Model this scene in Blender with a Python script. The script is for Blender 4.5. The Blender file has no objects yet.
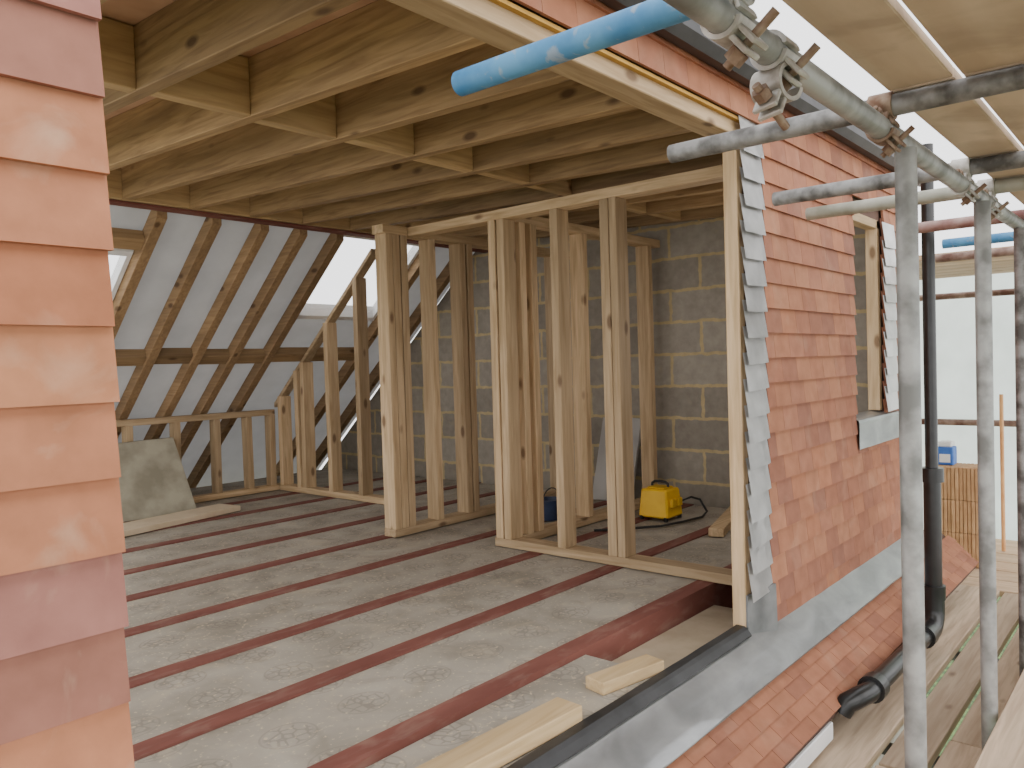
import bpy, bmesh, math, random
from mathutils import Vector, Matrix
random.seed(7)
S = bpy.context.scene
COL = S.collection
V = Vector
ORD = ['first','second','third','fourth','fifth','sixth','seventh','eighth','ninth','tenth','eleventh','twelfth','thirteenth','fourteenth']

# ------------------------------------------------------------------ materials
def nodes(name):
    m = bpy.data.materials.new(name); m.use_nodes = True
    nt = m.node_tree
    b = nt.nodes['Principled BSDF']
    return m, nt, b
def N(nt, t, **k):
    n = nt.nodes.new(t)
    for a, v in k.items():
        setattr(n, a, v)
    return n
def coords(nt, scale=(1,1,1), rand=True):
    tc = N(nt, 'ShaderNodeTexCoord')
    mp = N(nt, 'ShaderNodeMapping')
    mp.inputs['Scale'].default_value = scale
    if rand:
        oi = N(nt, 'ShaderNodeObjectInfo')
        comb = N(nt, 'ShaderNodeVectorMath', operation='SCALE')
        comb.inputs[0].default_value = (13.0, 7.0, 17.0)
        nt.links.new(oi.outputs['Random'], comb.inputs['Scale'])
        ad = N(nt, 'ShaderNodeVectorMath', operation='ADD')
        nt.links.new(tc.outputs['Object'], ad.inputs[0]); nt.links.new(comb.outputs[0], ad.inputs[1])
        nt.links.new(ad.outputs[0], mp.inputs['Vector'])
    else:
        nt.links.new(tc.outputs['Object'], mp.inputs['Vector'])
    return mp.outputs['Vector']
def noise(nt, vec, scale, detail=4, dist=0):
    n = N(nt, 'ShaderNodeTexNoise')
    n.inputs['Scale'].default_value = scale; n.inputs['Detail'].default_value = detail
    n.inputs['Distortion'].default_value = dist
    nt.links.new(vec, n.inputs['Vector'])
    return n.outputs['Fac']
def ramp(nt, fac, stops):
    r = N(nt, 'ShaderNodeValToRGB')
    e = r.color_ramp.elements
    while len(e) < len(stops): e.new(0.5)
    for i, (p, c) in enumerate(stops):
        e[i].position = p; e[i].color = (c[0], c[1], c[2], 1)
    nt.links.new(fac, r.inputs['Fac'])
    return r.outputs['Color']
def mix(nt, fac, a, b, mode='MIX'):
    m = N(nt, 'ShaderNodeMix', data_type='RGBA', blend_type=mode)
    for sock, v in ((0, fac), (6, a), (7, b)):
        if hasattr(v, 'is_output'): nt.links.new(v, m.inputs[sock])
        elif sock == 0: m.inputs[0].default_value = v
        else: m.inputs[sock].default_value = (v[0], v[1], v[2], 1)
    return m.outputs[2]
def bump(nt, b, h, strength=0.3, dist=0.01):
    bp = N(nt, 'ShaderNodeBump')
    bp.inputs['Strength'].default_value = strength; bp.inputs['Distance'].default_value = dist
    nt.links.new(h, bp.inputs['Height']); nt.links.new(bp.outputs[0], b.inputs['Normal'])
def mat(name, c1, c2, scale=8, rough=0.7, metal=0.0, stretch=(1,1,1), lo=.35, hi=.65, bmp=0.15):
    m, nt, b = nodes(name)
    v = coords(nt, stretch)
    f = noise(nt, v, scale, 6)
    nt.links.new(ramp(nt, f, [(lo, c1), (hi, c2)]), b.inputs['Base Color'])
    b.inputs['Roughness'].default_value = rough; b.inputs['Metallic'].default_value = metal
    if bmp: bump(nt, b, f, bmp)
    return m
def wood(name, axis, c1, c2, knots=True, tonevar=0.38, dark=.5):
    m, nt, b = nodes(name)
    st = [1,1,1]; st['xyz'.index(axis)] = 0.07
    v = coords(nt, st)
    f = noise(nt, v, 45, 5, 0.6)
    col = ramp(nt, f, [(.3, c2), (.62, c1)])
    f2 = noise(nt, v, 9, 2)
    col = mix(nt, ramp(nt, f2, [(.38, (0,0,0)), (.72, (dark,)*3)]), col, [x*.62 for x in c2])
    if knots:
        st2 = [1,1,1]; st2['xyz'.index(axis)] = 0.45
        v2 = coords(nt, st2)
        vo = N(nt, 'ShaderNodeTexVoronoi'); vo.inputs['Scale'].default_value = 7
        nt.links.new(v2, vo.inputs['Vector'])
        k = ramp(nt, vo.outputs['Distance'], [(.08, (.85,.85,.85)), (.16, (0,0,0))])
        col = mix(nt, k, col, (c2[0]*.35, c2[1]*.28, c2[2]*.25))
    oi = N(nt, 'ShaderNodeObjectInfo')
    t = ramp(nt, oi.outputs['Random'], [(0, (1-tonevar,)*3), (1, (1,1,1))])
    col = mix(nt, 1.0, col, t, 'MULTIPLY')
    nt.links.new(col, b.inputs['Base Color'])
    b.inputs['Roughness'].default_value = .75
    bump(nt, b, f, .18)
    return m
PINE1, PINE2 = (.73,.525,.31), (.50,.335,.17)
WX = wood('pine_x','x',PINE1,PINE2); WY = wood('pine_y','y',PINE1,PINE2); WZ = wood('pine_z','z',PINE1,PINE2)
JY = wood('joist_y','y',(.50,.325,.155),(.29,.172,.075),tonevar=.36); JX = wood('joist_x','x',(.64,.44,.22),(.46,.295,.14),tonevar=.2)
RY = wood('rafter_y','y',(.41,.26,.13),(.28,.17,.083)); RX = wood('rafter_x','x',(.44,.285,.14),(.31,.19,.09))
OAK = wood('offcut','x',(.80,.58,.32),(.66,.45,.22))
BOARD = wood('scaffold_board','x',(.74,.57,.41),(.52,.38,.26),tonevar=.3,dark=.5)
BOARDY = wood('scaffold_board_y','y',(.74,.54,.36),(.55,.38,.24),tonevar=.25,dark=.4)
PLY, nt, b = nodes('weathered_ply')
v = coords(nt, (.35,2,1))
col = ramp(nt, noise(nt, v, 3, 7), [(.35, (.48,.35,.245)), (.65, (.68,.53,.395))])
v = coords(nt)
col = mix(nt, ramp(nt, noise(nt, v, 4, 8, .8), [(.50, (0,0,0)), (.66, (.5,.5,.5))]), col, (.29,.21,.15))
nt.links.new(col, b.inputs['Base Color']); b.inputs['Roughness'].default_value = .85
DECK = mat('deck_underside',(.42,.235,.135),(.54,.325,.20),6,.85,0,(.4,1,1))

def tile_mat(name, dusty, lo, hi):
    m, nt, b = nodes(name)
    at = N(nt, 'ShaderNodeAttribute'); at.attribute_name = 'Col'
    v = coords(nt, (1,1,1), False)
    f = noise(nt, v, 14, 8); f2 = noise(nt, v, 90, 4); f3 = noise(nt, v, 6, 8, .8)
    col = mix(nt, 1.0, at.outputs['Color'], ramp(nt, f, [(.3, (.84,.83,.82)), (.7, (1.08,1.08,1.08))]), 'MULTIPLY')
    col = mix(nt, ramp(nt, f3, [(lo, (0,0,0)), (hi, (dusty,)*3)]), col, (.58,.42,.30))
    nt.links.new(col, b.inputs['Base Color']); b.inputs['Roughness'].default_value = .85
    b.inputs['Specular IOR Level'].default_value = .2
    bump(nt, b, f2, .12, .003)
    return m
TILE_L = tile_mat('clay_tile_dusty', .42, .56, .72); TILE = tile_mat('clay_tile', .14, .54, .78)

FOAM, nt, b = nodes('foil_insulation')
v = coords(nt)
f = noise(nt, v, 3, 8, .5)
col = ramp(nt, f, [(.30, (.27,.24,.195)), (.5, (.355,.318,.262)), (.72, (.43,.388,.325))])
mpn = N(nt, 'ShaderNodeVectorMath', operation='FRACTION')
msc = N(nt, 'ShaderNodeVectorMath', operation='MULTIPLY'); msc.inputs[1].default_value = (3.6,4.2,0)
nt.links.new(v, msc.inputs[0]); nt.links.new(msc.outputs[0], mpn.inputs[0])
sub = N(nt, 'ShaderNodeVectorMath', operation='SUBTRACT'); sub.inputs[1].default_value = (.5,.5,0)
nt.links.new(mpn.outputs[0], sub.inputs[0])
ln_ = N(nt, 'ShaderNodeVectorMath', operation='LENGTH'); nt.links.new(sub.outputs[0], ln_.inputs[0])
zone = ramp(nt, ln_.outputs['Value'], [(.24, (.42,.42,.42)), (.30, (0,0,0))])
vo2 = N(nt, 'ShaderNodeTexVoronoi', feature='DISTANCE_TO_EDGE'); vo2.inputs['Scale'].default_value = 28
nt.links.new(v, vo2.inputs['Vector'])
ln2 = ramp(nt, vo2.outputs['Distance'], [(.06, (1,1,1)), (.12, (0,0,0))])
col = mix(nt, mix(nt, 1.0, ln2, zone, 'MULTIPLY'), col, (.17,.15,.13))
ring = ramp(nt, ln_.outputs['Value'], [(.29, (0,0,0)), (.30, (.3,.3,.3)), (.315, (.3,.3,.3)), (.325, (0,0,0))])
col = mix(nt, ring, col, (.17,.15,.13))
col = mix(nt, ramp(nt, noise(nt, v, 8, 8, 1.0), [(.54, (0,0,0)), (.72, (.38,.38,.38))]), col, (.52,.43,.31))
col = mix(nt, ramp(nt, noise(nt, v, 5, 8, 1.2), [(.56, (0,0,0)), (.72, (.4,.4,.4))]), col, (.20,.175,.14))
col = mix(nt, ramp(nt, noise(nt, v, 60, 3), [(.61, (0,0,0)), (.69, (.65,.65,.65))]), col, (.64,.52,.36))
nt.links.new(col, b.inputs['Base Color']); b.inputs['Roughness'].default_value = .9
b.inputs['Specular IOR Level'].default_value = .15
bump(nt, b, f, .25)

RED, nt, b = nodes('red_oxide')
v = coords(nt, (.35,1,1))
f = noise(nt, v, 9, 7)
col = ramp(nt, f, [(.35, (.165,.06,.047)), (.65, (.22,.085,.066))])
col = mix(nt, ramp(nt, noise(nt, v, 20, 7, .4), [(.50, (0,0,0)), (.78, (.36,.36,.36))]), col, (.38,.28,.22))
nt.links.new(col, b.inputs['Base Color']); b.inputs['Roughness'].default_value = .85
b.inputs['Specular IOR Level'].default_value = .2
LEAD, nt, b = nodes('lead_sheet')
v = coords(nt, (.5,1,1))
f2 = noise(nt, v, 8, 4, .4)
nt.links.new(ramp(nt, f2, [(.35, (.22,.222,.224)), (.68, (.35,.352,.354))]), b.inputs['Base Color'])
b.inputs['Roughness'].default_value = .33; b.inputs['Metallic'].default_value = .7
bump(nt, b, f2, .22, .012)
SOAK = mat('soaker_lead',(.46,.455,.445),(.64,.632,.62),7,.38,.38,(1,1,1),.35,.65,.06)
DARKLEAD = mat('dark_lead',(.12,.125,.13),(.24,.245,.25),7,.45,.4)
BLACKM = mat('black_membrane',(.012,.012,.013),(.03,.03,.032),9,.5)
BLACKP = mat('black_plastic',(.012,.012,.012),(.022,.022,.022),20,.3,0,(1,1,1),.3,.7,0)
WHITEP = mat('white_plastic',(.72,.72,.71),(.82,.82,.82),8,.35,0,(1,1,1),.3,.7,0)
GALV = mat('galvanised_tube',(.18,.18,.17),(.39,.39,.375),11,.55,.4,(1,1,1),.36,.62)
GALVD = mat('weathered_tube',(.10,.095,.09),(.33,.325,.32),14,.6,.45,(1,1,1),.38,.62)
GALVG = mat('greenish_tube',(.28,.28,.22),(.44,.43,.37),9,.6,.3)
RUST = mat('rusty_tube',(.12,.055,.04),(.33,.24,.20),11,.7,.2)
REDT = mat('red_marked_tube',(.20,.08,.07),(.42,.3,.27),8,.6,.2)
BLUE, nt, b = nodes('blue_paint_tube')
v = coords(nt)
col = ramp(nt, noise(nt, v, 10, 7), [(.32, (.035,.175,.38)), (.66, (.10,.30,.52))])
col = mix(nt, ramp(nt, noise(nt, v, 28, 8, .6), [(.60, (0,0,0)), (.68, (.6,.6,.6))]), col, (.36,.38,.40))
nt.links.new(col, b.inputs['Base Color']); b.inputs['Roughness'].default_value = .6
STEEL = mat('coupler_steel',(.36,.33,.29),(.60,.58,.54),24,.5,.5)
BOLT = mat('bolt_rust',(.16,.085,.05),(.34,.25,.18),30,.65,.4)
YEL = mat('yellow_plastic',(.78,.44,.01),(.86,.52,.02),12,.45,0,(1,1,1),.3,.7,0)
YELD = mat('yellow_plastic_dull',(.62,.36,.01),(.70,.42,.02),12,.5,0,(1,1,1),.3,.7,0)
YTRIM = mat('yellow_strip',(.42,.235,.045),(.52,.31,.07),10,.8)
CABLE = mat('black_cable',(.01,.01,.01),(.02,.02,.02),20,.5,0,(1,1,1),.3,.7,0)
CARB = mat('blue_carton',(.03,.11,.42),(.06,.18,.55),20,.5,0,(1,1,1),.3,.7,0)
TUBB = mat('dark_blue_tub',(.015,.025,.06),(.03,.045,.10),20,.5,0,(1,1,1),.3,.7,0)
SHEETB = mat('grey_green_board',(.26,.235,.17),(.42,.385,.29),6,.7,0)
TANB = mat('tan_board',(.40,.32,.22),(.52,.43,.31),6,.8)
PALEB = mat('pale_board',(.58,.46,.31),(.68,.55,.39),6,.8)
GREYB = mat('grey_board',(.36,.34,.31),(.46,.44,.41),4,.8)
DARKB = mat('dark_batten',(.08,.04,.028),(.12,.065,.045),6,.9)
GRASS = mat('grass',(.03,.055,.02),(.11,.17,.05),9,.9)
SOFFIT = mat('render_wall',(.35,.31,.27),(.48,.44,.39),4,.9)
STACKT = mat('stack_tile',(.44,.25,.12),(.58,.36,.19),9,.85)
BROOM = mat('pole_wood',(.62,.30,.12),(.72,.40,.18),9,.7)

# block wall (plane x = const, courses along y)
BLOCK, nt, b = nodes('concrete_block')
tc = N(nt, 'ShaderNodeTexCoord'); sp = N(nt, 'ShaderNodeSeparateXYZ'); cb = N(nt, 'ShaderNodeCombineXYZ')
nt.links.new(tc.outputs['Object'], sp.inputs[0])
nt.links.new(sp.outputs['Y'], cb.inputs['X']); nt.links.new(sp.outputs['Z'], cb.inputs['Y'])
nz = N(nt, 'ShaderNodeTexNoise'); nz.inputs['Scale'].default_value = 15; nt.links.new(tc.outputs['Object'], nz.inputs['Vector'])
wob = N(nt, 'ShaderNodeVectorMath', operation='MULTIPLY_ADD'); wob.inputs[1].default_value = (.030,.030,0)
nt.links.new(nz.outputs['Color'], wob.inputs[0]); nt.links.new(cb.outputs[0], wob.inputs[2])
br = N(nt, 'ShaderNodeTexBrick'); br.inputs['Scale'].default_value = 1.0
br.inputs['Brick Width'].default_value = .49; br.inputs['Row Height'].default_value = .235
br.inputs['Mortar Size'].default_value = .014; br.inputs['Mortar Smooth'].default_value = .4
br.inputs['Color1'].default_value = (.275,.243,.20,1); br.inputs['Color2'].default_value = (.36,.325,.27,1)
br.inputs['Mortar'].default_value = (.52,.405,.22,1)
nt.links.new(wob.outputs[0], br.inputs['Vector'])
f = noise(nt, tc.outputs['Object'], 18, 6)
col = mix(nt, 1.0, br.outputs['Color'], ramp(nt, f, [(.3, (.88,.87,.86)), (.7, (1.11,1.10,1.08))]), 'MULTIPLY')
smear = ramp(nt, noise(nt, tc.outputs['Object'], 9, 6, .5), [(.62, (0,0,0)), (.76, (.28,.28,.28))])
col = mix(nt, smear, col, (.43,.345,.21))
nt.links.new(col, b.inputs['Base Color']); b.inputs['Roughness'].default_value = .95
bump(nt, b, f, .4, .01)

# translucent membranes
def trans(name, c, tf=.5):
    m, nt, b = nodes(name)
    v = coords(nt); f = noise(nt, v, 4, 4)
    cc = ramp(nt, f, [(.3, [x*.86 for x in c]), (.7, c)])
    nt.links.new(cc, b.inputs['Base Color']); b.inputs['Roughness'].default_value = .7
    t = N(nt, 'ShaderNodeBsdfTranslucent'); nt.links.new(cc, t.inputs['Color'])
    ms = N(nt, 'ShaderNodeMixShader'); ms.inputs[0].default_value = tf
    nt.links.new(b.outputs[0], ms.inputs[1]); nt.links.new(t.outputs[0], ms.inputs[2])
    nt.links.new(ms.outputs[0], nt.nodes['Material Output'].inputs['Surface'])
    return m
MEMB = trans('breather_membrane', (.50,.50,.495), .12)
SHEETING = trans('white_sheeting', (.90,.98,.93), .8)
GLASS, nt, b = nodes('clear_pane')
b.inputs['Roughness'].default_value = .05
tr = N(nt, 'ShaderNodeBsdfTransparent'); ms = N(nt, 'ShaderNodeMixShader'); ms.inputs[0].default_value = .95
nt.links.new(b.outputs[0], ms.inputs[1]); nt.links.new(tr.outputs[0], ms.inputs[2])
nt.links.new(ms.outputs[0], nt.nodes['Material Output'].inputs['Surface'])

# ------------------------------------------------------------------ mesh helpers
def hexa(bm, p):          # p: 8 points, bottom loop 0-3, top loop 4-7
    vs = [bm.verts.new(q) for q in p]
    fs = []
    for idx in ((3,2,1,0),(4,5,6,7),(0,1,5,4),(1,2,6,5),(2,3,7,6),(3,0,4,7)):
        fs.append(bm.faces.new([vs[i] for i in idx]))
    return fs
def box(bm, x0,x1,y0,y1,z0,z1):
    return hexa(bm, [(x0,y0,z0),(x1,y0,z0),(x1,y1,z0),(x0,y1,z0),(x0,y0,z1),(x1,y0,z1),(x1,y1,z1),(x0,y1,z1)])
def frame(d, up=(0,0,1)):
    d = V(d).normalized(); u = V(up)
    if abs(d.dot(u)) > .99: u = V((1,0,0))
    s = d.cross(u).normalized(); u = s.cross(d).normalized()
    return d, s, u
def beam(bm, p, q, w, h, up=(0,0,1)):
    p, q = V(p), V(q); d, s, u = frame(q-p, up)
    a, c = s*w/2, u*h/2
    return hexa(bm, [p-a-c, q-a-c, q+a-c, p+a-c, p-a+c, q-a+c, q+a+c, p+a+c])
def tube(bm, p, q, r, n=22, wall=0):
    p, q = V(p), V(q); d, s, u = frame(q-p)
    def ring(c, rr): return [bm.verts.new(c + (s*math.cos(2*math.pi*i/n) + u*math.sin(2*math.pi*i/n))*rr) for i in range(n)]
    A, B = ring(p, r), ring(q, r)
    for i in range(n): bm.faces.new((A[i], A[(i+1)%n], B[(i+1)%n], B[i]))
    if wall:
        A2, B2 = ring(p, r-wall), ring(q, r-wall)
        for i in range(n):
            j = (i+1)%n
            bm.faces.new((A2[j], A2[i], B2[i], B2[j])); bm.faces.new((A[j], A[i], A2[i], A2[j])); bm.faces.new((B[i], B[j], B2[j], B2[i]))
    else:
        bm.faces.new(A[::-1]); bm.faces.new(B)
def sweep(bm, pts, r, n=10):
    pts = [V(p) for p in pts]; rings = []
    for i, p in enumerate(pts):
        d = (pts[min(i+1,len(pts)-1)] - pts[max(i-1,0)])
        d, s, u = frame(d)
        rings.append([bm.verts.new(p + (s*math.cos(2*math.pi*k/n)+u*math.sin(2*math.pi*k/n))*r) for k in range(n)])
    for a, c in zip(rings, rings[1:]):
        best = min(range(n), key=lambda o: (a[0].co-c[o].co).length)
        for k in range(n): bm.faces.new((a[k], a[(k+1)%n], c[(k+1+best)%n], c[(k+best)%n]))
    bm.faces.new(rings[0][::-1]); bm.faces.new(rings[-1])
def extr_x(bm, prof, x0, x1, segs=1, jig=0):    # closed yz profile extruded along x
    rows = []
    for k in range(segs+1):
        x = x0 + (x1-x0)*k/segs
        rows.append([bm.verts.new((x, y+random.uniform(-jig,jig), z+random.uniform(-jig,jig))) for y, z in prof])
    n = len(prof)
    for a, c in zip(rows, rows[1:]):
        for i in range(n): bm.faces.new((a[i], a[(i+1)%n], c[(i+1)%n], c[i]))
    bm.faces.new(rows[0][::-1]); bm.faces.new(rows[-1])
def strip(prof, t):       # open yz polyline -> thin closed profile
    lo = [(y, z-t) for y, z in prof]
    return prof + lo[::-1]
WL = {}
def tag(o, label=None, cat=None, group=None, kind=None):
    for k, vv in (('label',label),('category',cat),('group',group),('kind',kind)):
        if vv: o[k] = vv
    return o
def empty(name, loc, label=None, cat=None, group=None, kind=None):
    o = bpy.data.objects.new(name, None); COL.objects.link(o)
    o.location = loc; o.empty_display_size = .1; WL[o.name] = V(loc)
    return tag(o, label, cat, group, kind)
def make(name, bm, m, parent=None, label=None, cat=None, group=None, kind=None, bevel=0, smooth=False, recalc=True):
    if recalc: bmesh.ops.recalc_face_normals(bm, faces=bm.faces[:])
    if bevel: bmesh.ops.bevel(bm, geom=bm.edges[:], offset=bevel, segments=1, affect='EDGES', profile=.5)
    xs = [v_.co.x for v_ in bm.verts]; ys = [v_.co.y for v_ in bm.verts]; zs = [v_.co.z for v_ in bm.verts]
    c = V(((min(xs)+max(xs))/2, (min(ys)+max(ys))/2, min(zs)))
    bmesh.ops.translate(bm, verts=bm.verts[:], vec=-c)
    me = bpy.data.meshes.new(name); bm.to_mesh(me); bm.free()
    me.materials.append(m)
    if smooth:
        me.shade_smooth(); me.set_sharp_from_angle(angle=.7)
    o = bpy.data.objects.new(name, me); COL.objects.link(o)
    WL[o.name] = c
    if parent:
        o.parent = parent; o.location = c - WL[parent.name]
    else: o.location = c
    return tag(o, label, cat, group, kind)
def B(): return bmesh.new()
def bx(name, d, m, parent=None, bevel=.003, **k):
    bm = B(); box(bm, *d); return make(name, bm, m, parent, bevel=bevel, **k)

PAL = [(.345,.152,.089),(.31,.132,.081),(.365,.166,.097),(.285,.124,.080),(.33,.146,.091),(.265,.118,.080),(.355,.152,.086)]
PALA = [(.34,.148,.087),(.315,.135,.081),(.355,.157,.093),(.295,.128,.081)]
PALL = [(.45,.195,.108),(.42,.170,.090),(.31,.142,.105),(.46,.205,.110),(.34,.158,.130),(.42,.18,.10)]
def tiles(bm, O, u, v_, n, x0, x1, z0, z1, gauge, tw, pal, hole=None, t=.012, off0=0, edge=.0, jz=.0005, jn=.0006, tilt=.016, bond=True, gap=.0014):
    lay = bm.loops.layers.float_color.get('Col') or bm.loops.layers.float_color.new('Col')
    O, u, v_, n = V(O), V(u), V(v_), V(n)
    k = 0; z = z0; last = None
    while z < z1 - .01:
        x = x0 - (tw/2 if bond and (k+off0) % 2 else 0)
        while x < x1 - .004:
            a0, a1 = max(x, x0)+gap, min(x+tw, x1)-gap
            x += tw
            if a1 - a0 < .01: continue
            if hole and z + gauge > hole[2]+.02 and z < hole[3]-.02:
                if a0 < hole[1] and a1 > hole[0]:
                    if a0 >= hole[0]-.02 and a1 <= hole[1]+.02: continue
                    if a0 < hole[0] <= a1: a1 = hole[0]
                    elif a0 <= hole[1] < a1: a0 = hole[1]
                    if a1 - a0 < .02: continue
            dz = random.uniform(-jz,jz); dn = random.uniform(0,jn)
            L = min(gauge*1.5, z1 - z + .03)
            e0 = random.uniform(-edge, edge) if a0 <= x0 + .01 else 0
            e1 = random.uniform(-edge, edge) if a1 >= x1 - .01 else 0
            def P(a, bb, c): return O + u*a + v_*bb + n*c
            nb, ntp = .004+tilt+dn, .004
            fs = hexa(bm, [P(a0+e0,z+dz,nb), P(a1+e1,z+dz,nb), P(a1+e1,z+L,ntp), P(a0+e0,z+L,ntp),
                           P(a0+e0,z+dz,nb+t), P(a1+e1,z+dz,nb+t), P(a1+e1,z+L,ntp+t), P(a0+e0,z+L,ntp+t)])
            c = random.choice([q for q in pal if q is not last]); last = c; g = random.uniform(.95,1.04)
            for f_ in fs:
                for l in f_.loops: l[lay] = (c[0]*g, c[1]*g, c[2]*g, 1)
        z += gauge; k += 1

# ------------------------------------------------------------------ setting
GA, TW = .122, .182
XJ = 2.965          # jamb of the right pier
# left pier
wl = bx('wall_left', (-.6,.54,0,.09,-.3,2.2), TANB, bevel=0, kind='structure', label='near red tile-hung pier at the left edge')
bm = B(); tiles(bm, (0,0,0), (1,0,0), (0,0,1), (0,-1,0), -.544, .556, -.080, 2.2, GA, .55, PALL, edge=.002, bond=False, t=.012, tilt=.022)
make('tile_hanging', bm, TILE_L, wl, recalc=False)
# front wall (right pier), window opening
HOLE = (4.32, 4.86, .70, 1.82)
bm = B()
box(bm, XJ+.055, HOLE[0], 0,.06,-.3,2.2); box(bm, HOLE[1], 5.55, 0,.06,-.3,2.2)
box(bm, HOLE[0], HOLE[1], 0,.06,-.3,HOLE[2]); box(bm, HOLE[0], HOLE[1], 0,.06,HOLE[3],2.2)
wf = make('wall_front', bm, DARKB, kind='structure', label='red tile-hung pier right of the big opening')
bm = B(); tiles(bm, (0,0,0), (1,0,0), (0,0,1), (0,-1,0), 3.165, 5.55, -.09, 2.2, .104, .165, PAL, HOLE, edge=.001, gap=.0009)
make('tile_hanging', bm, TILE, wf, recalc=False)
bx('jamb_stud', (XJ,XJ+.05,-.004,.055,-.06,1.93), WZ, wf)
for k in range(18):
    z = .10 + .104*k
    bm = B(); j = lambda s=.0015: random.uniform(-s, s)
    xl, xr = XJ-.018+j(.004), 3.1635
    p0 = V((xl+j(), -.045+j(.0015), z-.007+j())); p1 = V((xr, -.036, z+.0)); p2 = V((xr,-.014,z+.15)); p3 = V((xl+j(), -.022, z+.145))
    pm = V((3.10, -.041, z-.004))
    vs = [bm.verts.new(q) for q in (p0, pm, p1, p2, V((3.10,-.018,z+.148)), p3)]
    bm.faces.new((vs[0],vs[1],vs[4],vs[5])); bm.faces.new((vs[1],vs[2],vs[3],vs[4]))
    bmesh.ops.solidify(bm, geom=bm.faces[:], thickness=.003)
    make('lead_soaker', bm, SOAK, wf)
for k in range(10):
    z = HOLE[2] + .03 + .104*k
    bm = B(); a0 = HOLE[1]-.050+random.uniform(-.006,.006); a1 = HOLE[1]+.16
    hexa(bm, [(a0,-.050,z-.006),(a1,-.052,z),(a1,-.050,z),(a0,-.048,z-.006),(a0-.004,-.032,z+.14),(a1,-.038,z+.14),(a1,-.036,z+.14),(a0-.004,-.030,z+.14)])
    make('lead_soaker', bm, SOAK, wf)
bm = B(); hexa(bm, [(XJ-.002,-.012,-.075),(3.165,-.05,-.10),(3.165,-.04,-.08),(XJ-.002,-.004,-.06),(XJ-.002,-.014,.11),(3.160,-.048,.12),(3.160,-.034,.12),(XJ-.002,-.004,.11)])
make('corner_lead', bm, DARKLEAD, wf, label='dark dressed lead corner at the foot of the jamb')
bm = B(); extr_x(bm, strip([(.055,HOLE[2]+.030),(-.018,HOLE[2]+.018),(-.036,HOLE[2]+.010),(-.041,HOLE[2]-.004),(-.036,HOLE[2]-.02),(-.040,HOLE[2]-.14)], .003), HOLE[0]-.01, HOLE[1]+.22, 12, .0008)
make('window_sill', bm, LEAD, wf, label='folded lead sill flashing under the small window opening')
for x in (HOLE[0], HOLE[1]-.05): bx('window_jamb', (x,x+.05,-.002,.062,HOLE[2]+.032,HOLE[3]), WZ, wf)
bx('window_head', (HOLE[0],HOLE[1],-.002,.062,HOLE[3]-.05,HOLE[3]), WX, wf)
# band above the opening
tb = bx('trim_1', (-.6,5.55,0.01,.06,2.01,2.24), DARKB, bevel=0, kind='structure', label='red tile band above the big opening')
bm = B(); tiles(bm, (0,0,0), (1,0,0), (0,0,1), (0,-1,0), .556, 3.165, 2.005, 2.25, .104, .165, PAL, gap=.0009)
make('tile_hanging', bm, TILE, tb, recalc=False)
bx('header_beam', (-.5,XJ+.06,0.0,.10,1.935,2.0), WX, label='long pale timber head plate across the top of the opening', cat='beam')
bx('edge_strip', (-.5,3.12,-.018,0.0,1.988,2.0), YTRIM, bevel=0, label='thin yellow strip between timber head plate and tile band', cat='strip')
bm = B(); extr_x(bm, [(-.04,2.12),(-.09,2.11),(-.12,2.14),(-.13,2.20),(-.13,2.27),(-.04,2.27)], -.6, 5.6)
make('roof_gutter', bm, BLACKM, label='black gutter along the top of the tiled wall under the scaffold', cat='gutter')
# block wall, floor, ceiling, lower wall
bm = B()
prof = [(.086,-.3),(6.0,-.3),(6.0,-.1),(3.32,2.25),(.086,2.15)]
a = [bm.verts.new((5.22,y,z)) for y,z in prof]; c = [bm.verts.new((5.5,y,z)) for y,z in prof]
bm.faces.new(a[::-1]); bm.faces.new(c)
for i in range(5): bm.faces.new((a[i],a[(i+1)%5],c[(i+1)%5],c[i]))
make('wall_right', bm, BLOCK, kind='structure', label='grey concrete block gable wall behind the stud frames')
bx('floor', (-.6,5.22,.09,6.0,-.34,-.24), TANB, bevel=0, kind='structure')
bx('wall_outer', (-.6,5.5,0.0,.09,-4.0,-.34), SOFFIT, bevel=0, kind='structure')
zb = lambda y: 1.955 + .035*y
JD = .215
bm = B(); hexa(bm, [(-.6,.06,zb(.06)+JD),(5.5,.06,zb(.06)+JD),(5.5,3.5,zb(3.5)+JD),(-.6,3.5,zb(3.5)+JD),(-.6,.06,zb(.06)+JD+.03),(5.5,.06,zb(.06)+JD+.03),(5.5,3.5,zb(3.5)+JD+.03),(-.6,3.5,zb(3.5)+JD+.03)])
make('ceiling', bm, DECK, kind='structure')
bm = B(); box(bm, -25,35,-25,35,-5.1,-5); make('ground', bm, GRASS, kind='structure')

# ------------------------------------------------------------------ floor beams and boards
YB = [.40,.915,1.44,1.99,2.50,3.02,3.55,4.06,4.55]
for i, y in enumerate(YB):
    bm = B(); f_ = .043
    if i == 0: pr = [(y-f_,0),(y-f_,-.24),(y+f_,-.24),(y+f_,-.228),(y-f_+.012,-.228),(y-f_+.012,-.012),(y+f_,-.012),(y+f_,0)]
    else: pr = [(y-f_,0),(y-f_,-.012),(y-.008,-.012),(y-.008,-.228),(y-f_,-.228),(y-f_,-.24),(y+f_,-.24),(y+f_,-.228),(y+.008,-.228),(y+.008,-.012),(y+f_,-.012),(y+f_,0)]
    extr_x(bm, pr, -.5, 5.2)
    lab = 'red oxide steel floor beam beside the open floor bay, nearest the opening' if i == 0 else 'red oxide steel floor beam, %s back from the opening' % ORD[i]
    make('floor_beam', bm, RED, label=lab, cat='beam', group='red steel floor beams')
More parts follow.
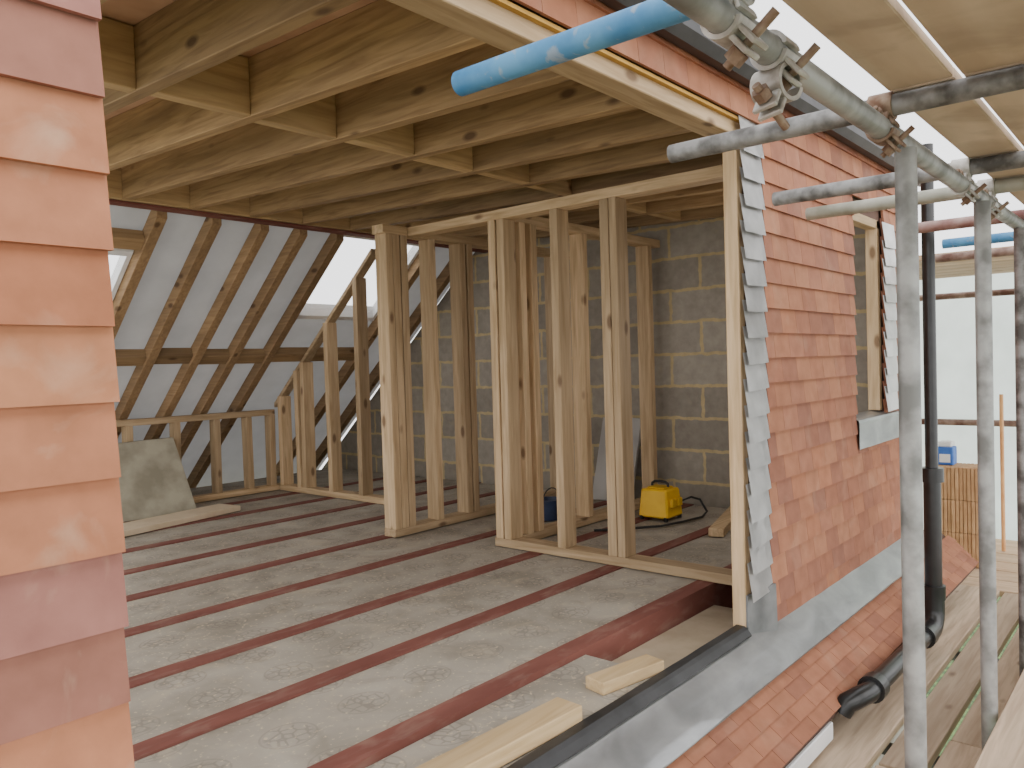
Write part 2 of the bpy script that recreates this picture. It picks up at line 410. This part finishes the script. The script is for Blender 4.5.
for i in range(len(YB)):
    y0 = YB[i]+.044; y1 = YB[i+1]-.044 if i+1 < len(YB) else 5.7
    bx('insulation_board', (-.5,5.2,y0,y1,-.12,-.006), FOAM, bevel=.004, label='grey foil insulation board in the floor bay behind the %s red beam' % ORD[i], cat='insulation', group='insulation boards in the floor')
bx('insulation_board', (-.5,2.36,.035,.355,-.12,-.022), FOAM, bevel=.004, label='grey foil insulation board along the sill, ending at the open bay', cat='insulation', group='insulation boards in the floor')
bx('lower_board', (2.38,3.4,.092,.354,-.13,-.10), TANB, label='tan board lying low inside the open floor bay', cat='board')
# offcuts
bm = B(); beam(bm, (1.20,.125,.006), (1.90,.085,.006), .10,.052); make('timber_offcut', bm, OAK, bevel=.003, label='long pale timber offcut lying along the sill at the bottom', cat='timber', group='timber offcuts by the sill')
bm = B(); beam(bm, (2.10,.135,-.001), (2.39,.075,-.001), .085,.042); make('timber_offcut', bm, OAK, bevel=.003, label='short pale timber block beside the open floor bay', cat='timber', group='timber offcuts by the sill')

# ------------------------------------------------------------------ lead, lower roof
bm = B(); extr_x(bm, [(.034,-.012),(.000,-.012),(-.012,-.022),(-.028,-.040),(-.029,-.046),(-.010,-.032),(.004,-.026),(.034,-.020)], .45, XJ-.01, 24, .0008)
make('black_membrane', bm, BLACKM, label='flat black damp membrane edge along the sill of the opening', cat='membrane')
bm = B(); extr_x(bm, strip([(-.0095,-.044),(-.035,-.062),(-.08,-.103),(-.112,-.134),(-.145,-.163)], .006), .45, 5.5, 40, .0011)
make('lead_flashing', bm, LEAD, smooth=True, label='long grey lead flashing dressed over the lower roof tiles', cat='flashing')
d = V((0,.125,.125)).normalized(); nn = V((0,-1,1)).normalized()
bm = B(); hexa(bm, [(.3,-.275,-.375),(5.9,-.275,-.375),(5.9,-.02,-.12),(.3,-.02,-.12),(.3,-.275,-.365),(5.9,-.275,-.365),(5.9,-.02,-.11),(.3,-.02,-.11)])
lr = make('lower_roof', bm, DARKB, label='sloping strip of red tiles below the lead flashing', cat='roof')
bm = B(); tiles(bm, (0,-.275,-.355), (1,0,0), d, nn, .3, 5.9, 0, .21, .060, .165, PALA, tilt=.016, t=.008, gap=.0012, jn=.0003, jz=.0003)
make('roof_tiles', bm, TILE, lr, recalc=False)
bm = B(); box(bm, .3,3.10,-.290,-.274,-.44,-.370); make('fascia_board', bm, WHITEP, bevel=.004, label='white plastic fascia board under the lower tile edge', cat='fascia')
# downpipe
PY = -.355
dp = empty('downpipe', (4.42,PY,-.47), 'black plastic downpipe in front of the far tiled pier', 'pipe')
arc = [(4.42-.09*(1-math.cos(t)), PY, -.25-.09*math.sin(t)) for t in [math.pi/2*i/7 for i in range(1,8)]]
bm = B(); sweep(bm, [(4.42,PY,2.1),(4.42,PY,1.2),(4.42,PY,.40)], .030, 18)
make('upper_pipe', bm, BLACKP, dp, smooth=True)
bm = B(); sweep(bm, [(4.42,PY,.44),(4.42,PY,-.15),(4.42,PY,-.25)] + arc + [(4.2,PY,-.338),(3.7,PY,-.325),(3.32,PY,-.315),(3.26,PY+.02,-.318),(3.22,PY+.05,-.335),(3.21,PY+.07,-.37)], .041, 18)
make('pipe', bm, BLACKP, dp, smooth=True)
bm = B(); sweep(bm, [(4.42,PY,-.17),(4.42,PY,-.25)] + arc + [(4.24,PY,-.339)], .050, 18); make('elbow', bm, BLACKP, dp, smooth=True)
for z in (.40,-.20):
    bm = B(); tube(bm, (4.42,PY,z), (4.42,PY,z+.07), .055, 20); make('collar', bm, BLACKP, dp, smooth=True)
for x in (4.20,3.36):
    bm = B(); zz = -.338 if x > 4 else -.316
    tube(bm, (x,PY,zz), (x+.07,PY,zz-.002), .055, 20); make('collar', bm, BLACKP, dp, smooth=True)

# ------------------------------------------------------------------ ceiling joists and noggings
SP = .405
XJS = [.43+SP*i for i in range(12)]
for i, x in enumerate(XJS):
    bm = B(); y0, y1 = .10, 3.28
    hexa(bm, [(x-.027,y0,zb(y0)),(x+.027,y0,zb(y0)),(x+.027,y1,zb(y1)),(x-.027,y1,zb(y1)),(x-.027,y0,zb(y0)+JD),(x+.027,y0,zb(y0)+JD),(x+.027,y1,zb(y1)+JD),(x-.027,y1,zb(y1)+JD)])
    make('ceiling_joist', bm, JY, bevel=.003, label='overhead timber roof joist, %s from the near tiled pier' % ORD[i], cat='joist', group='overhead roof joists')
    if i < 11:
        yn = 1.30 + (.012 if i % 2 else -.012)
        bx('nogging', (x+.027,x+SP-.027,yn-.027,yn+.027,zb(yn)+.002,zb(yn)+JD-.004), JX, label='short timber nogging between the %s and %s overhead joists' % (ORD[i],ORD[i+1]), cat='nogging', group='noggings between overhead joists')
bm = B(); y, z = 3.36, 2.055; f_ = .05
extr_x(bm, [(y-f_,z),(y+f_,z),(y+f_,z+.012),(y+.006,z+.012),(y+.006,z+.20),(y+f_,z+.20),(y+f_,z+.212),(y-f_,z+.212),(y-f_,z+.20),(y-.006,z+.20),(y-.006,z+.012),(y-f_,z+.012)], 0, 5.22)
make('ridge_beam', bm, RED, label='dark red steel beam where overhead joists meet the sloping rafters', cat='beam')
bx('packing_timber', (0,5.22,3.285,3.35,2.070,2.252), JX, label='timber packing bolted along the dark red steel beam', cat='timber')

# ------------------------------------------------------------------ sloping roof
zu = lambda y: .77 + (4.87-y)*.86
XR = [2.32,2.68,3.03,3.34,3.66,4.60,5.0]
for i, x in enumerate(XR):
    bm = B(); y0, y1 = 3.42, 5.86; h = .034
    hexa(bm, [(x-h,y0,zu(y0)),(x+h,y0,zu(y0)),(x+h,y1,zu(y1)),(x-h,y1,zu(y1)),(x-h,y0,zu(y0)+.12),(x+h,y0,zu(y0)+.12),(x+h,y1,zu(y1)+.12),(x-h,y1,zu(y1)+.12)])
    make('rafter', bm, RY, bevel=.003, label='sloping brown rafter under white membrane, %s from the left' % ORD[i], cat='rafter', group='sloping rafters')
def slope_piece(name, x0, x1, y, **k):
    bm = B(); hexa(bm, [(x0,y-.02,zu(y-.02)+.02),(x1,y-.02,zu(y-.02)+.02),(x1,y+.05,zu(y+.05)+.02),(x0,y+.05,zu(y+.05)+.02),(x0,y+.01,zu(y+.01)+.11),(x1,y+.01,zu(y+.01)+.11),(x1,y+.08,zu(y+.08)+.11),(x0,y+.08,zu(y+.08)+.11)])
    return make(name, bm, RX, bevel=.003, **k)
for i, y in ((0,4.43),(1,4.42),(2,4.43),(3,4.43),(4,4.42)):
    slope_piece('nogging', XR[i]+.035, XR[i+1]-.035, y, label='brown nogging between the %s and %s sloping rafters' % (ORD[i],ORD[i+1]), cat='nogging', group='noggings between rafters')
slope_piece('nogging', 1.86, XR[0]-.035, 3.60, label='upper brown nogging over the roof window at the far left', cat='nogging')
slope_piece('nogging', 1.86, XR[0]-.035, 4.40, label='lower brown nogging beneath the roof window at the far left', cat='nogging')
# membrane with two roof window openings
RW = [(1.86,2.28,3.74,4.14),(3.70,4.56,3.46,4.16)]
bm = B()
xs = [1.0,1.4,1.86,2.28,2.32,2.68,3.03,3.34,3.66,3.70,4.56,4.60,5.0,5.22]
for a0, a1 in zip(xs, xs[1:]):
    segs = [(3.36,6.05)]
    for r_ in RW:
        if abs(a0-r_[0]) < .001: segs = [(3.36,r_[2]),(r_[3],6.05)]
    for y0, y1 in segs:
        n = 6; m_ = 5
        g = [[None]*(m_+1) for _ in range(n+1)]
        for i in range(n+1):
            for j in range(m_+1):
                x = a0+(a1-a0)*i/n; y = y0+(y1-y0)*j/m_
                sag = -.025*math.sin(math.pi*i/n) if a1-a0 > .25 else 0
                g[i][j] = bm.verts.new((x, y, zu(y)+.14+sag))
        for i in range(n):
            for j in range(m_): bm.faces.new((g[i][j],g[i+1][j],g[i+1][j+1],g[i][j+1]))
make('roof_membrane', bm, MEMB, smooth=True, label='white breather membrane stretched behind the sloping rafters', cat='membrane')
for k, (x0,x1,y0,y1) in enumerate(RW):
    def sl(bm, xa, xb, ya, yb, h0, h1): hexa(bm, [(xa,ya,zu(ya)+h0),(xb,ya,zu(ya)+h0),(xb,yb,zu(yb)+h0),(xa,yb,zu(yb)+h0),(xa,ya,zu(ya)+h1),(xb,ya,zu(ya)+h1),(xb,yb,zu(yb)+h1),(xa,yb,zu(yb)+h1)])
    bm = B()
    sl(bm,x0,x0+.03,y0,y1,.10,.2); sl(bm,x1-.03,x1,y0,y1,.10,.2); sl(bm,x0+.03,x1-.03,y0,y0+.03,.10,.2); sl(bm,x0+.03,x1-.03,y1-.03,y1,.10,.2)
    w = make('window_%d' % (k+1), bm, WHITEP, kind='structure', label='roof window in the sloping roof')
    bm = B(); sl(bm,x0+.03,x1-.03,y0+.03,y1-.03,.15,.16); make('pane', bm, GLASS, w)

# ------------------------------------------------------------------ stud partitions
T, D = .054, .105
ZT = 1.89
def stud(par, x, y, z0, z1, dx, dy, lean=0):
    bm = B(); l = random.uniform(-.008,.008)
    hexa(bm, [(x-dx/2,y-dy/2,z0),(x+dx/2,y-dy/2,z0),(x+dx/2,y+dy/2,z0),(x-dx/2,y+dy/2,z0),
              (x-dx/2+l,y-dy/2+lean,z1),(x+dx/2+l,y-dy/2+lean,z1),(x+dx/2+l,y+dy/2+lean,z1),(x-dx/2+l,y+dy/2+lean,z1)])
    make('stud', bm, WZ, par, bevel=.003)
pa = empty('stud_wall', (3.46,.9,0), 'nearest pale stud frame running in from the tiled pier', 'stud frame', 'pale timber stud frames')
bx('sole_plate', (3.41,3.515,.10,1.74,0.001,.05), WY, pa); bx('top_plate', (3.41,3.515,.10,2.50,ZT,ZT+.055), WY, pa)
for y in (1.70,1.25,.92): stud(pa, 3.46, y, .05, ZT, D, T)
stud(pa, 3.46, 1.635, .05, ZT, D, T)
stud(pa, 3.46, .865, .05, ZT, D, .045)
pc = empty('stud_wall', (4.4,1.72,0), 'pale stud frame set back behind the nearest frame, ending at block wall', 'stud frame', 'pale timber stud frames')
bx('sole_plate', (3.53,5.2,1.62,1.725,0.001,.05), WX, pc); bx('top_plate', (3.53,5.2,1.62,1.725,ZT,ZT+.055), WX, pc)
for x in (3.60,3.70,4.22,5.05): stud(pc, x, 1.67, .05, ZT, T, D)
pb = empty('stud_wall', (4.2,2.45,0), 'pale stud frame left of the narrow doorway gap', 'stud frame', 'pale timber stud frames')
bx('sole_plate', (3.22,5.2,2.40,2.505,0.001,.05), WX, pb); bx('top_plate', (3.53,5.2,2.40,2.505,ZT,ZT+.055), WX, pb)
for x in (3.25,3.31,3.37,3.62,3.90,3.965,4.45,4.51,4.95): stud(pb, x, 2.45, .05, ZT, T, D)
bx('top_plate', (3.20,3.405,2.40,2.505,ZT,ZT+.055), WX, pb)
pd = empty('stud_wall', (4.12,4.2,0), 'stud frame with sloping head under the far roof window', 'stud frame', 'pale timber stud frames')
bx('sole_plate', (3.96,4.06,3.35,4.80,0.001,.05), WY, pd)
for y in (3.66,4.05,4.42,4.50,4.76): stud(pd, 4.01, y, .05, zu(y)-.03, D, T)
bm = B(); hexa(bm, [(3.97,3.45,zu(3.45)-.045),(4.05,3.45,zu(3.45)-.045),(4.05,4.86,zu(4.86)-.045),(3.97,4.86,zu(4.86)-.045),(3.97,3.45,zu(3.45)-.003),(4.05,3.45,zu(3.45)-.003),(4.05,4.86,zu(4.86)-.003),(3.97,4.86,zu(4.86)-.003)])
make('top_plate', bm, WY, pd, bevel=.003)
pk = empty('stud_wall', (3.0,4.87,0), 'low knee-height stud frame under the eaves of the sloping roof', 'stud frame', 'pale timber stud frames')
bx('sole_plate', (1.6,4.06,4.82,4.91,0.001,.05), WX, pk); bx('top_plate', (1.6,3.95,4.82,4.90,.67,.72), WX, pk)
for x in (1.9,2.3,2.68,3.05,3.4,3.7,3.92): stud(pk, x, 4.865, .05, .67, T, .085)

# loose sheets and tools inside
bm = B(); hexa(bm, [(2.40,4.50,.002),(3.02,4.48,.002),(3.02,4.52,.002),(2.40,4.54,.002),(2.42,4.76,.55),(2.98,4.74,.56),(2.98,4.78,.56),(2.42,4.80,.55)])
make('leaning_board', bm, SHEETB, bevel=.003, label='grey-green board leaning on the low stud frame', cat='board')
bm = B(); hexa(bm, [(2.1,3.92,.002),(3.20,4.16,.002),(3.16,4.40,.002),(2.1,4.22,.002),(2.1,3.92,.040),(3.20,4.16,.040),(3.16,4.40,.040),(2.1,4.22,.040)])
make('loose_board', bm, PALEB, bevel=.003, label='pale tan board lying flat in front of the leaning board', cat='board')
bm = B(); hexa(bm, [(4.98,1.80,.002),(5.01,1.80,.002),(5.01,2.15,.002),(4.98,2.15,.002),(5.17,1.80,.62),(5.20,1.80,.62),(5.20,2.15,.62),(5.17,2.15,.62)])
make('leaning_board', bm, GREYB, bevel=.003, label='grey board leaning on the block wall behind studs', cat='board')
bm = B(); beam(bm, (4.30,.78,.026), (5.15,1.02,.026), .09,.05); make('loose_timber', bm, WX, bevel=.003, label='pale timber length lying on the floor below the yellow transformer', cat='timber')
tf = empty('site_transformer', (4.62,1.33,0), 'yellow site transformer box with handle standing by the block wall', 'transformer')
bm = B(); hexa(bm, [(4.515,1.225,.02),(4.725,1.225,.02),(4.725,1.445,.02),(4.515,1.445,.02),(4.53,1.24,.205),(4.71,1.24,.205),(4.71,1.43,.205),(4.53,1.43,.205)])
make('body', bm, YEL, tf, bevel=.010)
bm = B(); box(bm, 4.56,4.68,1.27,1.40,.205,.217); make('lid', bm, YELD, tf, bevel=.004)
bm = B(); sweep(bm, [(4.62,1.275,.215),(4.62,1.277,.235),(4.62,1.295,.247),(4.62,1.335,.25),(4.62,1.375,.247),(4.62,1.393,.235),(4.62,1.395,.215)], .009, 10); make('handle', bm, CABLE, tf, smooth=True)
for x in (4.58,4.66):
    bm = B(); box(bm, x-.028,x+.028,1.205,1.234,.09,.145); make('socket_cover', bm, YELD, tf, bevel=.006)
for x in (4.53,4.71):
    for y in (1.245,1.425):
        bm = B(); tube(bm, (x,y,0.001), (x,y,.03), .015, 12); make('foot', bm, BLACKP, tf)
bm = B(); sweep(bm, [(4.735,1.26,.1),(4.79,1.20,.13),(4.84,1.16,.11),(4.86,1.12,.03),(4.75,1.10,.012),(4.55,1.13,.012),(4.35,1.18,.012),(4.15,1.34,.012),(4.02,1.46,.012)], .008, 8)
make('power_cable', bm, CABLE, smooth=True, label='black cable trailing from the yellow transformer', cat='cable')
tb_ = empty('tool_tub', (4.20,1.95,0), 'small dark blue tub on the floor between the studs', 'tub')
bm = B(); prof = [(.07,0.002),(.09,.13),(.095,.13),(.095,.14),(.083,.14),(.065,.015)]
n = 20; rows = [[bm.verts.new((4.20+r*math.cos(2*math.pi*i/n), 1.95+r*math.sin(2*math.pi*i/n), z)) for i in range(n)] for r, z in prof]
for a, c in zip(rows, rows[1:]):
    for i in range(n): bm.faces.new((a[i],a[(i+1)%n],c[(i+1)%n],c[i]))
bm.faces.new(rows[0][::-1]); bm.faces.new(rows[-1]); make('body', bm, TUBB, tb_, smooth=True)
bm = B(); sweep(bm, [(4.20-.093*math.cos(t), 1.95-.02, .125+.09*math.sin(t)) for t in [math.pi*i/10 for i in range(11)]], .004, 8); make('handle', bm, BLACKP, tb_, smooth=True)

# ------------------------------------------------------------------ scaffold
R_ = .0264; YL, ZL = -.78, 1.61
def pole(name, p, q, m, label, cat, group=None, r=R_):
    bm = B(); tube(bm, p, q, r, 26, .005); return make(name, bm, m, smooth=True, label=label, cat=cat, group=group)
pole('scaffold_tube', (.2,YL,ZL), (7.6,YL,ZL), GALV, 'long silver ledger tube crossing under the upper boards', 'scaffold tube', 'scaffold tubes')
ZT2 = ZL + 2*R_ + .002
for x, m, lab, y0 in ((1.24,BLUE,'worn blue scaffold tube poking towards the head plate',-.165),
                  (2.10,GALVD,'mottled grey transom tube poking towards the pale jamb post',-.195),
                  (3.00,GALVD,'second grey transom tube, crossing in front of the pier tiles',-.14),
                  (3.43,GALVG,'dull greenish transom tube behind the grey ones',-.11),
                  (4.25,REDT,'reddish transom tube before the small window opening',-.30),
                  (5.00,BLUE,'blue transom tube beyond the downpipe',-.30),
                  (5.75,RUST,'brown rusty transom tube at the far end of the building',-.1)):
    pole('scaffold_tube', (x,y0,ZT2), (x,-2.1,ZT2), m, lab, 'scaffold tube', 'scaffold tubes')
YS = -.80; TS = ZL - R_ - .001
pole('scaffold_standard', (2.225,YS,-2.5), (2.225,YS,TS), GALV, 'nearest upright scaffold standard in front of the tiled pier', 'scaffold tube', 'scaffold standards')
pole('scaffold_standard', (3.22,YS,-2.5), (3.22,YS,TS), GALV, 'middle upright scaffold standard between boards', 'scaffold tube', 'scaffold standards')
pole('scaffold_standard', (4.06,YS,-2.5), (4.06,YS,TS), GALVD, 'rightmost upright scaffold standard at the picture edge', 'scaffold tube', 'scaffold standards')
for z, lab, m in ((1.52,'brown upper guard rail across the far scaffold end',RUST),(.46,'reddish lower guard rail across the far scaffold end',RUST)):
    pole('guard_rail', (7.45,-1.6,z), (7.45,2.2,z), m, lab, 'scaffold tube', 'guard rails')

def band(bm, c, ax, r, w, t=.007, n=26, gap=0):
    c = V(c); d, s, u = frame(ax)
    rings = []
    for k in range(n+1):
        a = gap + (2*math.pi-2*gap)*k/n
        e = s*math.cos(a)+u*math.sin(a)
        rings.append([bm.verts.new(c+e*r-d*w/2), bm.verts.new(c+e*(r+t)-d*w/2), bm.verts.new(c+e*(r+t)+d*w/2), bm.verts.new(c+e*r+d*w/2)])
    for a, b_ in zip(rings, rings[1:]):
        for i in range(4): bm.faces.new((a[i],a[(i+1)%4],b_[(i+1)%4],b_[i]))
    bm.faces.new(rings[0][::-1]); bm.faces.new(rings[-1])
def coupler(x, label, second, m=None, big=1.0):
    m = m or STEEL
    o = empty('scaffold_coupler', (x,YL,ZL-.04), label, 'coupler', 'scaffold couplers')
    bm = B(); band(bm, (x,YL,ZL), (1,0,0), R_+.0008, .055*big, .007*big, gap=.18); make('ledger_band', bm, m, o, smooth=True)
    bm = B()
    c = V(second[0]); ax = V(second[1])
    band(bm, c, ax, R_+.0008, .055*big, .007*big, gap=.18); make('cross_band', bm, m, o, smooth=True)
    for base, axis in ((V((x,YL,ZL)), V((1,0,0))), (c, ax.normalized())):
        out = V((0,-.62,-.78)) if axis.x > .5 else V((-.6,0,-.8))
        ctr = base + out*(R_+.022*big)
        tng = axis.cross(out).normalized()
        bm = B()
        for sg in (-1,1): beam(bm, ctr+tng*.008*big*sg-out*.018*big, ctr+tng*.008*big*sg+out*.018*big, .042*big, .008*big, tng)
        make('flap', bm, m, o, bevel=.002)
        hp = base - out*(R_+.008*big)
        bm = B(); tube(bm, hp-axis*.026*big, hp+axis*.026*big, .008*big, 12); make('hinge', bm, m, o, smooth=True)
        bm = B(); tube(bm, ctr-tng*.05*big, ctr+tng*.042*big, .0068*big, 12); bo = make('bolt', bm, BOLT, o, smooth=True)
        bm = B(); tube(bm, ctr+tng*.014*big, ctr+tng*.032*big, .014*big, 6)
        nu = make('nut', bm, BOLT); nu.parent = bo; nu.location = WL[nu.name] - WL[bo.name]
    return o
coupler(1.24, 'large steel coupler clamping the blue tube to the ledger', ((1.24,YL,ZT2),(0,1,0)), None, 1.2)
coupler(1.43, 'open steel coupler on the ledger between blue and mottled tubes', ((1.43,YL-.001,ZL-2*R_-.004),(.25,1,0)), None, 1.15)
coupler(2.10, 'rusty coupler clamping the mottled grey tube to the ledger', ((2.10,YL,ZT2),(0,1,0)), BOLT)
coupler(3.00, 'coupler clamping the second grey transom to the ledger', ((3.00,YL,ZT2),(0,1,0)))
coupler(3.43, 'coupler clamping the greenish transom to the ledger', ((3.43,YL,ZT2),(0,1,0)))

ZBD = ZT2 + R_ + .001
for i, (y1, y0, m) in enumerate(((-.80,-.940,PLY),(-.960,-1.30,PLY),(-1.315,-1.66,PLY),(-1.675,-2.02,PLY))):
    for k, (x0, x1) in enumerate(((-1.2,2.08),(2.09,5.72))):
        nm = ['inner edge','second row','third row','outer edge'][i]
        bx('upper_board', (x0,x1,y0,y1,ZBD+(0.0 if i%2 else .002),ZBD+.030), m, label='weathered overhead scaffold board, %s, %s' % (nm, 'near length' if k == 0 else 'far length'), cat='scaffold board', group='overhead scaffold boards')
for i in range(6):
    x0 = 5.80+.26*i
    bx('upper_board', (x0,x0+.245,-1.6,2.0,ZBD-.026,ZBD+.012), BOARDY, label='overhead scaffold board crossing the far end, %s from the building' % ORD[i], cat='scaffold board', group='overhead boards at the far end')
ZD = -.47; ZO = -.23
rows = [(-.20,-.435),(-.462,-.605),(-.632,-.757),(-.838,-1.08),(-1.10,-1.335),(-1.355,-1.59),(-1.61,-1.845)]
nmr = ['beside the fascia','second from the fascia','inside the upright standards','just outside the upright standards','fifth from the wall','sixth from the wall','outermost']
for i, (y1, y0) in enumerate(rows):
    xs_ = 2.7 + .35*(i % 3)
    for k, (x0, x1) in enumerate(((-1.5,xs_),(xs_+.025,5.74))):
        z = (ZO if i > 2 else ZD) + random.uniform(0,.012)
        bx('deck_board', (x0,x1,y0,y1,z-.04,z), BOARD, label='pale wooden walkway board %s, %s' % (nmr[i], 'near length' if k == 0 else 'far length'), cat='scaffold board', group='walkway boards')
for i in range(6):
    x0 = 5.76+.27*i; z = ZD + random.uniform(.0,.006)
    bx('deck_board', (x0,x0+.25,-1.6,2.0,z-.04,z), BOARDY, label='walkway board crossing at the far corner, %s from the building' % ORD[i], cat='scaffold board', group='walkway boards at the far corner')
for k, x in enumerate((-.8,1.0,2.3,3.35,4.6,5.6,7.3)):
    pole('scaffold_tube', (x,-.12,ZD-.04-R_-.001), (x,-2.1,ZD-.04-R_-.001), GALVD, 'grey tube carrying the inner walkway boards from beneath, %s from the near end' % ORD[k], 'scaffold tube', 'tubes under the walkway')
    if x < 5.7: pole('scaffold_tube', (x+.09,-.84,ZO-.04-R_-.001), (x+.09,-2.1,ZO-.04-R_-.001), GALVD, 'grey tube carrying the outer raised walkway boards, %s from the near end' % ORD[k], 'scaffold tube', 'tubes under the walkway')
bm = B()
n, m_ = 24, 10
g = [[bm.verts.new((7.62+.03*math.sin(i*1.3)+.02*math.sin(j*2.1+i*.4), -1.9+5.0*i/n, -1.0+2.75*j/m_)) for j in range(m_+1)] for i in range(n+1)]
for i in range(n):
    for j in range(m_): bm.faces.new((g[i][j],g[i+1][j],g[i+1][j+1],g[i][j+1]))
make('scaffold_sheeting', bm, SHEETING, smooth=True, label='white translucent sheeting hung across the far scaffold end', cat='sheeting')
# far stack of tiles, carton, pole
proto = None
for r in range(3):
    for k in range(12):
        x, y, z = 6.40+random.uniform(-.008,.008), -.235+.0252*k, ZD+.010+.232*r
        if proto is None:
            bm = B(); box(bm, x-.14,x+.14,y,y+.022,z,z+.230)
            proto = make('roof_tile', bm, STACKT, bevel=.003, label='tan clay tile standing on edge in the far stack', cat='tile', group='tiles stacked at the far corner')
        else:
            o = proto.copy(); COL.objects.link(o); o.location = (x, y+.011, z); WL[o.name] = V((x,y,z))
zc = ZD+.010+.232*2+.231
ct = empty('carton', (6.42,.0,zc), 'small blue and white carton on top of the far tile stack', 'carton')
bx('body', (6.36,6.48,-.06,.05,zc,zc+.13), CARB, ct, bevel=.006)
bx('lid', (6.37,6.47,-.05,.04,zc+.13,zc+.17), WHITEP, ct, bevel=.008)
bx('label_panel', (6.356,6.360,-.04,.03,zc+.02,zc+.08), WHITEP, ct, bevel=0)
bm = B(); tube(bm, (6.9,-.28,ZD+.008), (6.95,-.27,.72), .014, 14); make('wooden_pole', bm, BROOM, smooth=True, label='thin orange wooden pole standing at the far scaffold end', cat='pole')

# ------------------------------------------------------------------ light, camera
w = bpy.data.worlds.new('World'); S.world = w; w.use_nodes = True
bg = w.node_tree.nodes['Background']
bg.inputs['Color'].default_value = (.99,.99,1.0,1); bg.inputs['Strength'].default_value = 2.7
L = bpy.data.lights.new('soft_daylight', 'SUN'); L.energy = 1.2; L.angle = math.radians(80); L.color = (1,.96,.90)
lo = bpy.data.objects.new('soft_daylight', L); COL.objects.link(lo)
dirv = V((.25,1.0,-.75)).normalized(); lo.rotation_euler = dirv.to_track_quat('-Z','Y').to_euler(); lo.location = (0,-6,6)
for nm, loc, e in (('added_fill_side', (.05,1.5,1.05), 13), ('added_fill_corner', (4.15,.40,1.2), 8), ('added_fill_rear', (.95,3.3,1.1), 15)):  # unseen fill lights added to brighten the interior, not lamps of the site
    P_ = bpy.data.lights.new(nm, 'POINT'); P_.energy = e; P_.shadow_soft_size = .28; P_.color = (1,.96,.90)
    po = bpy.data.objects.new(nm, P_); COL.objects.link(po); po.location = loc

F = 790.0
th, ph, ro = math.radians(40.6), math.radians(-1.45), math.radians(1.7)
fw = V((math.cos(th)*math.cos(ph), math.sin(th)*math.cos(ph), math.sin(ph)))
r0 = V((math.sin(th), -math.cos(th), 0)); u0 = r0.cross(fw)
rr = r0*math.cos(ro) - u0*math.sin(ro); uu = u0*math.cos(ro) + r0*math.sin(ro)
cam = bpy.data.cameras.new('camera'); cam.sensor_width = 36; cam.lens = F*36/1024; cam.clip_start = .05
co = bpy.data.objects.new('camera', cam); COL.objects.link(co)
M = Matrix((rr, uu, -fw)).transposed().to_4x4(); M.translation = V((0,-1.35,1.06))
co.matrix_world = M
S.camera = co
